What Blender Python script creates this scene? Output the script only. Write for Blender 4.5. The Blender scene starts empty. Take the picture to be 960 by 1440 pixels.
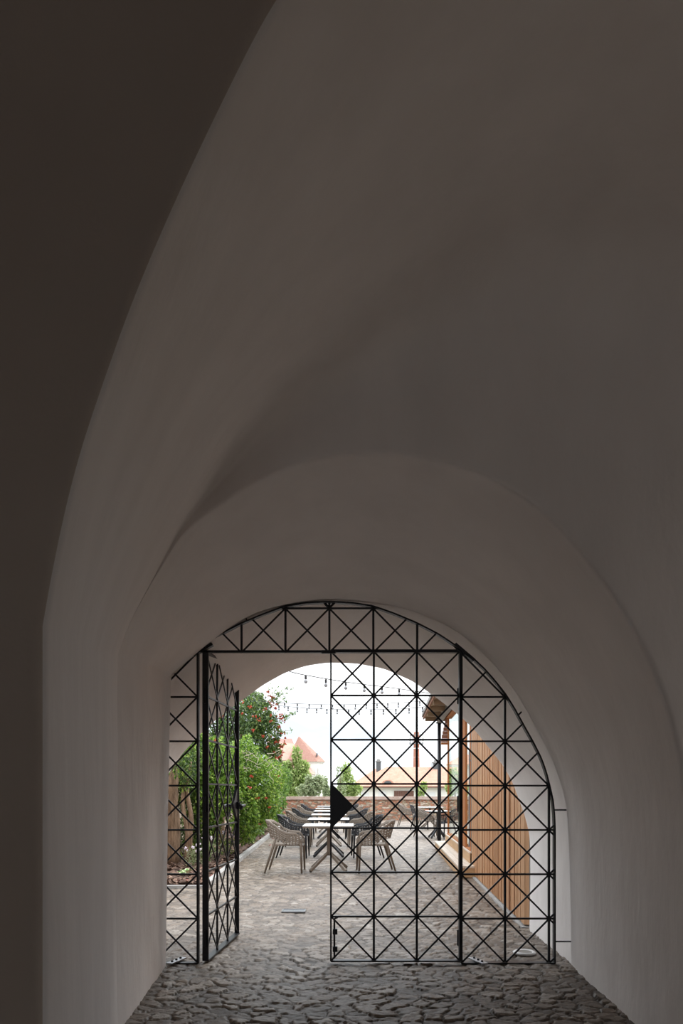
import bpy, bmesh, math, random
import numpy as np
from mathutils import Vector, Matrix, noise
random.seed(7); rng = np.random.default_rng(7)
S = bpy.context.scene
COL = S.collection
HC = 1.286; F = 960.0; CX = 480.0; HY = 1112.0

def P(px, py, d):
    return Vector(((px-CX)/F*d, d, HC+(HY-py)/F*d))
def G(px, py):                      # ground point under a pixel
    d = F*HC/(py-HY); return Vector(((px-CX)/F*d, d, 0))

# ------------------------------------------------------------------ materials
def mat(name, col=(.5,.5,.5), rough=.6, metal=0.0, var=None, vscale=8, bump=0, bscale=20, coords='Object', spec=.5, stretch=None):
    m = bpy.data.materials.new(name); m.use_nodes = True
    n = m.node_tree.nodes; l = m.node_tree.links; b = n['Principled BSDF']
    b.inputs['Base Color'].default_value = (*col, 1); b.inputs['Roughness'].default_value = rough
    b.inputs['Metallic'].default_value = metal; b.inputs['Specular IOR Level'].default_value = spec
    tc = n.new('ShaderNodeTexCoord'); src = tc.outputs[coords]
    if stretch:
        mp = n.new('ShaderNodeMapping'); mp.inputs['Scale'].default_value = stretch
        l.new(src, mp.inputs['Vector']); src = mp.outputs['Vector']
    if var:
        t = n.new('ShaderNodeTexNoise'); t.inputs['Scale'].default_value = vscale; t.inputs['Detail'].default_value = 6
        l.new(src, t.inputs['Vector'])
        r = n.new('ShaderNodeValToRGB'); r.color_ramp.elements[0].position = .32; r.color_ramp.elements[1].position = .68
        r.color_ramp.elements[0].color = (*col, 1); r.color_ramp.elements[1].color = (*var, 1)
        l.new(t.outputs['Fac'], r.inputs['Fac']); l.new(r.outputs['Color'], b.inputs['Base Color'])
    if bump:
        t2 = n.new('ShaderNodeTexNoise'); t2.inputs['Scale'].default_value = bscale; t2.inputs['Detail'].default_value = 8
        l.new(src, t2.inputs['Vector'])
        bp = n.new('ShaderNodeBump'); bp.inputs['Strength'].default_value = bump; bp.inputs['Distance'].default_value = .02
        l.new(t2.outputs['Fac'], bp.inputs['Height']); l.new(bp.outputs['Normal'], b.inputs['Normal'])
    return m

def island_mat(name, stops, rough=.6, trans=0.0, bump=0, bscale=30, stretch=(1,1,1), grain=0.0):
    m = bpy.data.materials.new(name); m.use_nodes = True
    n = m.node_tree.nodes; l = m.node_tree.links; b = n['Principled BSDF']
    b.inputs['Roughness'].default_value = rough
    g = n.new('ShaderNodeNewGeometry'); r = n.new('ShaderNodeValToRGB')
    cr = r.color_ramp
    while len(cr.elements) < len(stops): cr.elements.new(.5)
    for e, (p, c) in zip(cr.elements, stops): e.position = p; e.color = (*c, 1)
    l.new(g.outputs['Random Per Island'], r.inputs['Fac'])
    colout = r.outputs['Color']
    if grain or bump:
        tc = n.new('ShaderNodeTexCoord'); mp = n.new('ShaderNodeMapping'); mp.inputs['Scale'].default_value = stretch
        l.new(tc.outputs['Object'], mp.inputs['Vector'])
        t = n.new('ShaderNodeTexNoise'); t.inputs['Scale'].default_value = bscale; t.inputs['Detail'].default_value = 5
        l.new(mp.outputs['Vector'], t.inputs['Vector'])
        if grain:
            mx = n.new('ShaderNodeMix'); mx.data_type = 'RGBA'; mx.blend_type = 'MULTIPLY'; mx.inputs['Factor'].default_value = grain
            l.new(colout, mx.inputs['A']); l.new(t.outputs['Fac'], mx.inputs['B']); colout = mx.outputs['Result']
        if bump:
            bp = n.new('ShaderNodeBump'); bp.inputs['Strength'].default_value = bump; bp.inputs['Distance'].default_value = .01
            l.new(t.outputs['Fac'], bp.inputs['Height']); l.new(bp.outputs['Normal'], b.inputs['Normal'])
    l.new(colout, b.inputs['Base Color'])
    if trans:
        tr = n.new('ShaderNodeBsdfTranslucent'); l.new(colout, tr.inputs['Color'])
        ms = n.new('ShaderNodeMixShader'); ms.inputs['Fac'].default_value = trans
        l.new(b.outputs['BSDF'], ms.inputs[1]); l.new(tr.outputs['BSDF'], ms.inputs[2])
        l.new(ms.outputs['Shader'], n['Material Output'].inputs['Surface'])
    return m

def glass_mat(name, tint=(.95,.98,.96)):
    m = bpy.data.materials.new(name); m.use_nodes = True
    n = m.node_tree.nodes; l = m.node_tree.links; n.remove(n['Principled BSDF'])
    t = n.new('ShaderNodeBsdfTransparent'); t.inputs['Color'].default_value = (*tint,1)
    g = n.new('ShaderNodeBsdfGlossy'); g.inputs['Roughness'].default_value = .02
    lw = n.new('ShaderNodeLayerWeight'); lw.inputs['Blend'].default_value = .5
    pw = n.new('ShaderNodeMath'); pw.operation='POWER'; pw.inputs[1].default_value=6; l.new(lw.outputs['Facing'], pw.inputs[0])
    f = n.new('ShaderNodeMath'); f.operation='MULTIPLY_ADD'; f.inputs[1].default_value=.25; f.inputs[2].default_value=.03; l.new(pw.outputs[0], f.inputs[0])
    mx = n.new('ShaderNodeMixShader'); l.new(f.outputs[0], mx.inputs[0]); l.new(t.outputs[0], mx.inputs[1]); l.new(g.outputs[0], mx.inputs[2])
    l.new(mx.outputs[0], n['Material Output'].inputs['Surface'])
    return m

def stone_floor_mat():
    m = bpy.data.materials.new('cobble_stone'); m.use_nodes = True
    n = m.node_tree.nodes; l = m.node_tree.links; b = n['Principled BSDF']
    at = n.new('ShaderNodeAttribute'); at.attribute_name = 'stone'
    aj = n.new('ShaderNodeAttribute'); aj.attribute_name = 'joint'
    r = n.new('ShaderNodeValToRGB'); cr = r.color_ramp
    for p, c in ((.25,(.152,.119,.092)),(.5,(.188,.158,.132)),(.75,(.20,.155,.116))): cr.elements.new(p).color = (*c,1)
    cr.elements[0].color = (.09,.069,.052,1); cr.elements[-1].color = (.315,.28,.245,1)
    l.new(at.outputs['Fac'], r.inputs['Fac'])
    tc = n.new('ShaderNodeTexCoord')
    t = n.new('ShaderNodeTexNoise'); t.inputs['Scale'].default_value = 28; t.inputs['Detail'].default_value = 8; t.inputs['Roughness'].default_value=.7
    l.new(tc.outputs['Object'], t.inputs['Vector'])
    r2 = n.new('ShaderNodeValToRGB'); r2.color_ramp.elements[0].color=(.55,.52,.49,1); r2.color_ramp.elements[1].color=(1.3,1.3,1.3,1)
    r2.color_ramp.elements[0].position=.3; r2.color_ramp.elements[1].position=.7
    l.new(t.outputs['Fac'], r2.inputs['Fac'])
    mx = n.new('ShaderNodeMix'); mx.data_type='RGBA'; mx.blend_type='MULTIPLY'; mx.inputs['Factor'].default_value=1
    l.new(r.outputs['Color'], mx.inputs['A']); l.new(r2.outputs['Color'], mx.inputs['B'])
    # dirt in the joints and in broad patches
    t3 = n.new('ShaderNodeTexNoise'); t3.inputs['Scale'].default_value = 1.3; t3.inputs['Detail'].default_value = 5
    l.new(tc.outputs['Object'], t3.inputs['Vector'])
    mr = n.new('ShaderNodeMapRange'); mr.inputs['From Min'].default_value=.0; mr.inputs['From Max'].default_value=.017
    ad = n.new('ShaderNodeMath'); ad.operation='MULTIPLY_ADD'; ad.inputs[1].default_value=-.05; ad.inputs[2].default_value=.0225
    l.new(t3.outputs['Fac'], ad.inputs[0])
    sm = n.new('ShaderNodeMath'); sm.operation='ADD'; l.new(aj.outputs['Fac'], sm.inputs[0]); l.new(ad.outputs[0], sm.inputs[1])
    l.new(sm.outputs[0], mr.inputs['Value'])
    mj = n.new('ShaderNodeMix'); mj.data_type='RGBA'; mj.inputs['A'].default_value=(.066,.05,.037,1)
    l.new(mr.outputs[0], mj.inputs['Factor']); l.new(mx.outputs['Result'], mj.inputs['B'])
    l.new(mj.outputs['Result'], b.inputs['Base Color'])
    b.inputs['Roughness'].default_value=.48; b.inputs['Specular IOR Level'].default_value=.45
    bp = n.new('ShaderNodeBump'); bp.inputs['Strength'].default_value=.5; bp.inputs['Distance'].default_value=.012
    l.new(t.outputs['Fac'], bp.inputs['Height']); l.new(bp.outputs['Normal'], b.inputs['Normal'])
    return m

def rubble_mat():
    m = bpy.data.materials.new('rubble_brick'); m.use_nodes = True
    n = m.node_tree.nodes; l = m.node_tree.links; b = n['Principled BSDF']
    tc = n.new('ShaderNodeTexCoord'); mp = n.new('ShaderNodeMapping'); mp.inputs['Scale'].default_value=(4.6,4.6,11)
    l.new(tc.outputs['Object'], mp.inputs['Vector'])
    v = n.new('ShaderNodeTexVoronoi'); v.inputs['Scale'].default_value=1.6; l.new(mp.outputs['Vector'], v.inputs['Vector'])
    ve = n.new('ShaderNodeTexVoronoi'); ve.feature='DISTANCE_TO_EDGE'; ve.inputs['Scale'].default_value=1.6; l.new(mp.outputs['Vector'], ve.inputs['Vector'])
    sx = n.new('ShaderNodeSeparateColor'); l.new(v.outputs['Color'], sx.inputs['Color'])
    r = n.new('ShaderNodeValToRGB'); cr = r.color_ramp; cr.interpolation='CONSTANT'
    for p, c in ((.2,(.40,.17,.10)),(.38,(.33,.25,.17)),(.55,(.50,.24,.15)),(.68,(.25,.17,.12)),(.82,(.45,.37,.28))): cr.elements.new(p).color=(*c,1)
    cr.elements[0].color=(.28,.14,.09,1); cr.elements[-1].color=(.5,.40,.32,1); cr.elements[-1].position=.93
    l.new(sx.outputs[0], r.inputs['Fac'])
    mr = n.new('ShaderNodeMapRange'); mr.inputs['From Max'].default_value=.07; l.new(ve.outputs['Distance'], mr.inputs['Value'])
    t = n.new('ShaderNodeTexNoise'); t.inputs['Scale'].default_value=2.2; t.inputs['Detail'].default_value=6; l.new(tc.outputs['Object'], t.inputs['Vector'])
    mx = n.new('ShaderNodeMix'); mx.data_type='RGBA'; mx.inputs['A'].default_value=(.33,.26,.19,1)
    l.new(mr.outputs[0], mx.inputs['Factor']); l.new(r.outputs['Color'], mx.inputs['B'])
    mx2 = n.new('ShaderNodeMix'); mx2.data_type='RGBA'; mx2.blend_type='OVERLAY'; mx2.inputs['Factor'].default_value=.5
    l.new(mx.outputs['Result'], mx2.inputs['A']); l.new(t.outputs['Fac'], mx2.inputs['B'])
    l.new(mx2.outputs['Result'], b.inputs['Base Color']); b.inputs['Roughness'].default_value=.9
    bp = n.new('ShaderNodeBump'); bp.inputs['Strength'].default_value=.8; bp.inputs['Distance'].default_value=.04
    l.new(mr.outputs[0], bp.inputs['Height']); l.new(bp.outputs['Normal'], b.inputs['Normal'])
    return m

def tile_mat(name, c1, c2, rows=3.0):
    m = bpy.data.materials.new(name); m.use_nodes = True
    n = m.node_tree.nodes; l = m.node_tree.links; b = n['Principled BSDF']; b.inputs['Roughness'].default_value=.85
    tc = n.new('ShaderNodeTexCoord')
    t = n.new('ShaderNodeTexNoise'); t.inputs['Scale'].default_value=1.2; t.inputs['Detail'].default_value=9; t.inputs['Roughness'].default_value=.75
    l.new(tc.outputs['Object'], t.inputs['Vector'])
    r = n.new('ShaderNodeValToRGB'); r.color_ramp.elements[0].color=(*c1,1); r.color_ramp.elements[1].color=(*c2,1)
    r.color_ramp.elements[0].position=.35; r.color_ramp.elements[1].position=.65
    l.new(t.outputs['Fac'], r.inputs['Fac']); l.new(r.outputs['Color'], b.inputs['Base Color'])
    w = n.new('ShaderNodeTexWave'); w.bands_direction='Z'; w.inputs['Scale'].default_value=rows; l.new(tc.outputs['Object'], w.inputs['Vector'])
    bp = n.new('ShaderNodeBump'); bp.inputs['Strength'].default_value=.4; bp.inputs['Distance'].default_value=.05
    l.new(w.outputs['Fac'], bp.inputs['Height']); l.new(bp.outputs['Normal'], b.inputs['Normal'])
    return m

PLA = mat('lime_plaster', (.80,.768,.755), .92, var=(.86,.828,.815), vscale=3.2, bump=.42, bscale=9, stretch=(1,1,.38), spec=.15)
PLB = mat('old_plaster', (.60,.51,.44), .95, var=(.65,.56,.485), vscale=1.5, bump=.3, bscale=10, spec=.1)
STONE = stone_floor_mat()
IRON = mat('black_iron', (.012,.013,.018), .42, .3, spec=.5)
STEEL = mat('steel_zinc', (.33,.34,.36), .45, .8)
TAUPE = mat('taupe_resin', (.175,.142,.113), .6)
BLACK = mat('anthracite_resin', (.013,.014,.018), .6)
WHITE = mat('white_laminate', (.86,.86,.86), .35)
RUBBLE = rubble_mat()
COPING = mat('coping_brick', (.36,.25,.20), .9, var=(.47,.38,.33), vscale=3, bump=.4, bscale=12)
KERB = mat('granite_kerb', (.30,.295,.285), .8, var=(.38,.37,.36), vscale=9, bump=.3, bscale=40)
MULCH = island_mat('bark_mulch', [(0,(.05,.028,.02)),(.5,(.12,.07,.05)),(.85,(.2,.12,.085)),(1,(.3,.2,.15))], .95)
SOIL = mat('dark_soil', (.06,.035,.025), .95, var=(.12,.07,.05), vscale=20, bump=.8, bscale=30)
PLANK = island_mat('larch_boards', [(0,(.40,.19,.085)),(.35,(.54,.27,.125)),(.7,(.61,.33,.165)),(1,(.66,.39,.215))], .55, bump=.15, bscale=9, stretch=(14,14,.7), grain=.45)
OAK = mat('oak_frame', (.32,.115,.04), .7, spec=.2, var=(.40,.155,.055), vscale=3, stretch=(12,12,.6))
DECK = mat('weathered_deck', (.56,.47,.38), .6, var=(.66,.58,.50), vscale=3, stretch=(10,.8,10))
RISER = mat('deck_riser', (.42,.25,.125), .6, var=(.5,.32,.17), vscale=3, stretch=(8,.7,8))
SOFFIT = island_mat('soffit_boards', [(0,(.30,.2,.12)),(1,(.42,.29,.18))], .7, grain=.4, bscale=6)
SHINGLE = mat('wood_shingle', (.24,.11,.07), .85, var=(.33,.17,.11), vscale=7)
TRIMG = mat('grey_sheet_metal', (.25,.24,.23), .5, .5)
GLASS = glass_mat('clear_glass')
BULB = mat('grey_glass_bulb', (.30,.31,.33), .12)
RUBBER = mat('black_rubber', (.02,.02,.022), .6)
BARK = mat('rough_bark', (.12,.075,.045), .95, var=(.27,.18,.115), vscale=5, bump=1, bscale=12, stretch=(5,5,1))
TWIG = mat('pale_twig', (.46,.42,.32), .9)
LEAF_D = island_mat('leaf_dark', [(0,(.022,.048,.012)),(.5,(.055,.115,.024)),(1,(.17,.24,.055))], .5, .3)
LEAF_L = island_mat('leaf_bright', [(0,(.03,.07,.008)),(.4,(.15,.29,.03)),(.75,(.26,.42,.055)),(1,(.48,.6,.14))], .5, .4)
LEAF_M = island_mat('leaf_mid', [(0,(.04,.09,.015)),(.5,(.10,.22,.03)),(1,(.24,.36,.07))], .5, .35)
LEAF_F = island_mat('leaf_far', [(0,(.19,.29,.07)),(.5,(.34,.45,.14)),(1,(.52,.58,.26))], .6, .4)
LEAF_G = island_mat('leaf_greyish', [(0,(.18,.23,.11)),(.5,(.31,.37,.20)),(1,(.45,.50,.31))], .6, .3)
RED = island_mat('vermilion_petal', [(0,(.30,.03,.025)),(.5,(.47,.06,.04)),(1,(.60,.16,.08))], .5, .25)
PINKW = island_mat('pale_lilac_petal', [(0,(.68,.58,.68)),(1,(.88,.84,.88))], .6, .3)
HOSTA = mat('hosta_leaf', (.12,.26,.05), .5); CREAM = mat('cream_edge', (.74,.74,.5), .5)
CREAMW = mat('cream_render', (.74,.71,.64), .9, var=(.78,.75,.69), vscale=.6)
WHITEW = mat('white_render', (.72,.69,.65), .9, var=(.76,.73,.69), vscale=.5)
TILE = tile_mat('orange_roof_tile', (.46,.225,.155), (.55,.31,.23))
TILE2 = tile_mat('russet_roof_tile', (.33,.165,.125), (.41,.23,.18))
TILE3 = tile_mat('pale_roof_tile', (.55,.32,.25), (.62,.40,.32))
TILE4 = tile_mat('brown_roof_tile', (.30,.17,.14), (.38,.23,.19))
BRICKC = tile_mat('chimney_brick', (.40,.16,.11), (.5,.22,.15), 6)
BROWN = mat('brown_gate_paint', (.13,.055,.035), .6)
DARKW = mat('dark_window', (.08,.085,.09), .2)
PALEW = mat('pale_window', (.66,.66,.64), .3)
GRASS = mat('grass_ground', (.17,.17,.13), .95, var=(.24,.24,.18), vscale=.3)
FLOORD = mat('room_floor', (.16,.13,.10), .8, var=(.22,.18,.14), vscale=4, bump=.5, bscale=8)

# ------------------------------------------------------------------ mesh helpers
def link(o, parent=None):
    COL.objects.link(o)
    if parent is not None: o.parent = parent
    return o
def obj(name, bm, m, parent=None, smooth=False, bevel=0):
    me = bpy.data.meshes.new(name); bm.normal_update(); bm.to_mesh(me); bm.free()
    for k in (m if isinstance(m, (list,tuple)) else [m]): me.materials.append(k)
    if smooth:
        for p in me.polygons: p.use_smooth = True
    o = bpy.data.objects.new(name, me); link(o, parent)
    if bevel:
        b = o.modifiers.new('bevel','BEVEL'); b.width = bevel; b.segments = 2; b.limit_method='ANGLE'
    return o
def npmesh(name, verts, faces, m, parent=None, smooth=False):
    me = bpy.data.meshes.new(name)
    verts = np.asarray(verts, dtype=np.float32); faces = np.asarray(faces, dtype=np.int32)
    k = faces.shape[1]
    me.vertices.add(len(verts)); me.vertices.foreach_set('co', verts.ravel())
    me.loops.add(faces.size); me.loops.foreach_set('vertex_index', faces.ravel())
    me.polygons.add(len(faces)); me.polygons.foreach_set('loop_start', np.arange(0, faces.size, k, dtype=np.int32))
    me.update(calc_edges=True)
    if smooth: me.polygons.foreach_set('use_smooth', np.ones(len(faces), dtype=bool))
    me.materials.append(m)
    o = bpy.data.objects.new(name, me); return link(o, parent)
def thing(name, label, cat, loc=(0,0,0), rz=0, group=None):
    o = bpy.data.objects.new(name, None); o.empty_display_size=.1; link(o); o.location = loc; o.rotation_euler=(0,0,rz)
    o['label']=label; o['category']=cat
    if group: o['group']=group
    return o
def tag(o, label, cat, group=None):
    o['label']=label; o['category']=cat
    if group: o['group']=group
    return o
def struct(o): o['kind']='structure'; return o
def stuff(o): o['kind']='stuff'; return o

def box(bm, c, s, rot=None, mi=0):
    M = Matrix.Translation(c) @ (rot.to_4x4() if rot else Matrix.Identity(4)) @ Matrix.Diagonal((*s,1))
    r = bmesh.ops.create_cube(bm, size=1, matrix=M)
    for v in r['verts']:
        for f in v.link_faces: f.material_index = mi
def bar(bm, p, q, w, t, up=Vector((0,1,0))):
    p=Vector(p); q=Vector(q); d=q-p; L=d.length
    if L<1e-5: return
    z=d/L; y=up-z*up.dot(z)
    if y.length<1e-4: y=Vector((1,0,0))-z*z.x
    y.normalize(); x=y.cross(z)
    R=Matrix((x,y,z)).transposed()
    box(bm,(p+q)/2,(w,t,L),R)
def tube(bm, pts, rad, seg=8, cap=True, jit=0):
    pts=[Vector(p) for p in pts]; rings=[]
    if not isinstance(rad,(list,tuple)): rad=[rad]*len(pts)
    for i,p in enumerate(pts):
        t=(pts[min(i+1,len(pts)-1)]-pts[max(i-1,0)]).normalized()
        a=t.orthogonal() if i==0 else (prev-t*prev.dot(t))
        a.normalize(); prev=a; b=t.cross(a)
        rings.append([bm.verts.new(p+(a*math.cos(k*2*math.pi/seg)+b*math.sin(k*2*math.pi/seg))*rad[i]*(1+random.uniform(-jit,jit))) for k in range(seg)])
    for A,B in zip(rings,rings[1:]):
        for k in range(seg): bm.faces.new((A[k],A[(k+1)%seg],B[(k+1)%seg],B[k]))
    if cap: bm.faces.new(rings[0][::-1]); bm.faces.new(rings[-1])
def lathe(bm, prof, c=(0,0,0), seg=16):
    c=Vector(c); rings=[[bm.verts.new(c+Vector((r*math.cos(k*2*math.pi/seg), r*math.sin(k*2*math.pi/seg), z))) for k in range(seg)] for r,z in prof]
    for A,B in zip(rings,rings[1:]):
        for k in range(seg): bm.faces.new((A[k],A[(k+1)%seg],B[(k+1)%seg],B[k]))
    bm.faces.new(rings[0][::-1]); bm.faces.new(rings[-1])
def poly(bm, pts, mi=0):
    f=bm.faces.new([bm.verts.new(Vector(p)) for p in pts]); f.material_index=mi; return f
def hull(bm, pts):
    vs=[bm.verts.new(Vector(p)) for p in pts]; bmesh.ops.convex_hull(bm, input=vs)
def B(): return bmesh.new()

# ------------------------------------------------------------------ vault shells
def resample(pts, n):
    a=np.array(pts,float); s=np.r_[0,np.cumsum(np.linalg.norm(np.diff(a,axis=0),axis=1))]; u=np.linspace(0,s[-1],n)
    return np.stack([np.interp(u,s,a[:,k]) for k in range(3)],1)
def smooth_poly(r, it=3, lock=()):
    r=r.copy()
    for _ in range(it): r[1:-1]=.25*r[:-2]+.5*r[1:-1]+.25*r[2:]
    return r
NJ, NA = 40, 220
def ring(jamb, arch):
    a=resample(jamb,NJ); b=smooth_poly(resample(arch,NA),8); return np.vstack([a,b[1:]])
def pxr(lst, d): return [tuple(P(x,y,d)) for x,y in lst]
YB=lambda x: 3.4/(1+.2*(x-480)/960)
def pxb(lst): return [tuple(P(x,y,YB(x))) for x,y in lst]
def fl(p): return (p[0],p[1],-.03)

YA=1.35; OPEN_H=1.95
A_j=pxr([(65,880)],YA); A_j=[fl(A_j[0])]+A_j
A_a=pxr([(65,880),(75,820),(87,760),(100,700),(117,635),(135,580),(160,510),(180,450),(225,340),(270,240),(330,115),(388,0)],YA)+[(.1,YA,3.15),(.45,YA,3.45),(.85,YA,3.6),(1.3,YA,3.5),(1.75,YA,3.15),(2.1,YA,2.6),(2.3,YA,1.8),(2.3,YA,-.03)]
RA=ring(A_j,A_a)
F_j=[(-3,YA,-.03),(-3,YA,A_a[0][2])]
F_a=[(-3,YA,A_a[0][2]),(-3,YA,5.2),(4.5,YA,5.2),(4.5,YA,-.03)]
RF=np.vstack([resample(F_j,NJ),resample(F_a,NA)[1:]])
C_j=pxb([(165,1440),(166,922)]); C_j[0]=fl(C_j[0])
C_a=pxb([(166,922),(182,878),(207,828),(228,785),(252,740),(290,690),(330,640),(380,592),(450,540),(520,492),(600,440),(680,405),(760,388),(860,390),(960,408),(1100,450),(1250,540),(1400,700),(1500,900),(1500,1100)])
C_a.append(fl(C_a[-1])); RC=ring(C_j,C_a)
B_a=pxb([(166,922),(182,879),(207,830),(250,757),(285,725),(320,702),(360,679),(400,662),(440,649),(470,642),(505,638),(540,637),(570,639),(600,645),(640,655),(680,668),(710,683),(740,701),(767,722),(790,745),(812,770),(832,797),(852,824),(870,852),(890,890),(907,924),(922,958),(934,992),(944,1030),(953,1070),(960,1110),(966,1150),(970,1200)])
B_a.append(fl(B_a[-1])); RB=ring(C_j,B_a)
G_j=pxr([(233,1357),(236,1150),(239,1000),(241,947)],5.05); G_j[0]=fl(G_j[0])
G_a=pxr([(241,947),(265,928),(290,907),(320,884),(345,868),(370,858),(400,850),(430,845),(463,842),(510,845),(550,851),(585,861),(620,876),(650,893),(675,915),(700,941),(722,969),(742,1002),(760,1036),(778,1072),(790,1107),(797,1140),(800,1200),(803,1324),(803,1355)],5.05)
G_a[-1]=fl(G_a[-1]); RG=ring(G_j,G_a)

def rounded(pts, radii, seg):
    out=[pts[0]]
    for i in range(1,len(pts)-1):
        p0,p,p1=pts[i-1],pts[i],pts[i+1]
        d0=p0-p; d1=p1-p; l0=np.linalg.norm(d0); l1=np.linalg.norm(d1)
        r0=min(radii[i-1],.45*l0); r1=min(radii[i-1],.45*l1)
        a=p+(d0/l0*r0 if l0>1e-6 else 0); b=p+(d1/l1*r1 if l1>1e-6 else 0)
        for k in range(seg+1):
            t=k/seg; out.append((1-t)**2*a+2*t*(1-t)*p+t*t*b)
    out.append(pts[-1]); return out
def subdiv(cols, counts):
    out=[]
    for a,b,c in zip(cols,cols[1:],counts):
        for k in range(c): out.append(a+(b-a)*k/c)
    out.append(cols[-1]); return out
SEG=6
NT=NJ+NA-1
grid=[]
for j in range(NT):
    u=max(0,(j-NJ)/(NA-1))
    rc=.02+.5*min(1,max(0,(u-.05)/.22)) if j>=NJ else .02
    cols=rounded([RF[j],RA[j],RC[j],RB[j],RG[j]],[.035,rc,.03],SEG)
    counts=[3]+[1]*SEG+[14]+[1]*SEG+[10]+[1]*SEG+[26]
    grid.append(subdiv(cols,counts))
grid=np.array(grid)                      # NT x M x 3
Mrows=grid.shape[1]
def lump(g, amp, sc, skip=0):
    h=g.copy()
    for j in range(g.shape[0]):
        for i in range(g.shape[1]):
            v=Vector(g[j,i]); 
            if v.y<YA+.04: continue
            n=noise.noise_vector(v*sc)+.4*noise.noise_vector(v*sc*3.1)
            k=min(1,abs(v.y-5.05)/.25)*min(1,(v.y-YA)/.2); h[j,i]+=np.array(n)*amp*k
    return h
grid=lump(grid,.014,1.1)
def patch(name, g, m, parent=None, cut=None):
    J,I=g.shape[:2]; idx=np.arange(J*I).reshape(J,I)
    f=np.stack([idx[:-1,:-1],idx[:-1,1:],idx[1:,1:],idx[1:,:-1]],-1).reshape(-1,4)
    if cut is not None:
        c=g.reshape(-1,3)[f].mean(1); f=f[~cut(c)]
    return npmesh(name,g.reshape(-1,3),f,m,parent,True)
rF=3+SEG//2
jR=NJ+int(.74*NA)
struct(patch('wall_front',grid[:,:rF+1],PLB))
rL=3+SEG+14+SEG//2+1
rB=3+SEG+14+SEG+10+SEG//2
struct(patch('wall_left',grid[:NJ+1,rF:],PLA))
# opening added in the unseen right side of the bay, lets daylight onto the vault
struct(patch('ceiling',grid[NJ:,rF:rB+1],PLA,None,lambda c:(c[:,0]>2.3)&(c[:,2]<OPEN_H)&(c[:,1]<2.86)&(c[:,1]>2.05)))
struct(patch('trim_1',grid[NJ:jR+1,rB:],PLA))
struct(patch('wall_right',grid[jR:,rB:],PLA))

# outer vault beyond the gate
O_n=pxr([(136,1360),(137,1180),(146,1130),(166,1085),(192,1030),(217,985),(241,943),(265,924),(290,903),(320,880),(345,864),(370,854),(400,846),(430,841),(463,838),(510,841),(550,847),(585,857),(620,872),(650,889),(677,912),(703,938),(725,966),(745,1000),(764,1034),(782,1070),(794,1107),(801,1140),(804,1200),(807,1324),(807,1355)],5.05)
O_n[0]=fl(O_n[0]); O_n[-1]=fl(O_n[-1])
O_f=pxr([(222,1308),(222,1160),(228,1112),(238,1088),(255,1063),(275,1040),(305,1013),(335,990),(370,964),(400,947),(430,937),(460,933),(500,934),(540,942),(580,959),(610,979),(640,1002),(665,1024),(681,1044),(706,1076),(720,1100),(737,1146),(743,1172),(745,1200),(744,1308)],6.3)
O_f[0]=fl(O_f[0]); O_f[-1]=fl(O_f[-1])
RN=smooth_poly(resample(O_n,240),4); RO=smooth_poly(resample(O_f,240),3)
RX=resample([(-6,6.36,-.03),(-6,6.36,6),(1.76,6.36,6),(1.76,6.36,-.03)],240)
g2=[]; lip=[]
# inner end ring as inner lip of the outer vault
RGs=resample(np.vstack([RG]),240)
for j in range(240):
    cols=rounded([RN[j],RO[j],RX[j]],[.03],4)
    g2.append(subdiv(cols,[18]+[1]*4+[4]))
    lip.append([RGs[j]+np.array((0,-.004,0)),RN[j]+np.array((0,.012,0))])
g2=lump(np.array(g2),.008,1.2)
struct(patch('wall_outside',g2,PLA))
struct(patch('trim_4',np.array(lip),PLA))

# room behind the camera
def slab(name, lo, hi, m):
    bm=B(); lo=Vector(lo); hi=Vector(hi); box(bm,(lo+hi)/2,hi-lo); return struct(obj(name,bm,m))
slab('wall_room_left',(-3.2,-6,-.1),(-3,YA+.05,5.4),PLB)
slab('wall_room_right',(4.5,-6,-.1),(4.7,YA+.05,5.4),PLB)
slab('ceiling_room',(-3.2,-6.2,5.2),(4.7,YA+.05,5.4),PLB)
slab('floor_room',(-3.2,-9,-.12),(4.7,1.6,-.02),FLOORD)
bm=B()
for lo,hi in (((-3.2,-6.2,-.1),(-.6,-6,5.4)),((1.2,-6.2,-.1),(4.7,-6,5.4)),((-.6,-6.2,2.6),(1.2,-6,5.4))):
    lo=Vector(lo); hi=Vector(hi); box(bm,(lo+hi)/2,hi-lo)
struct(obj('wall_back',bm,PLB))

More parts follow.
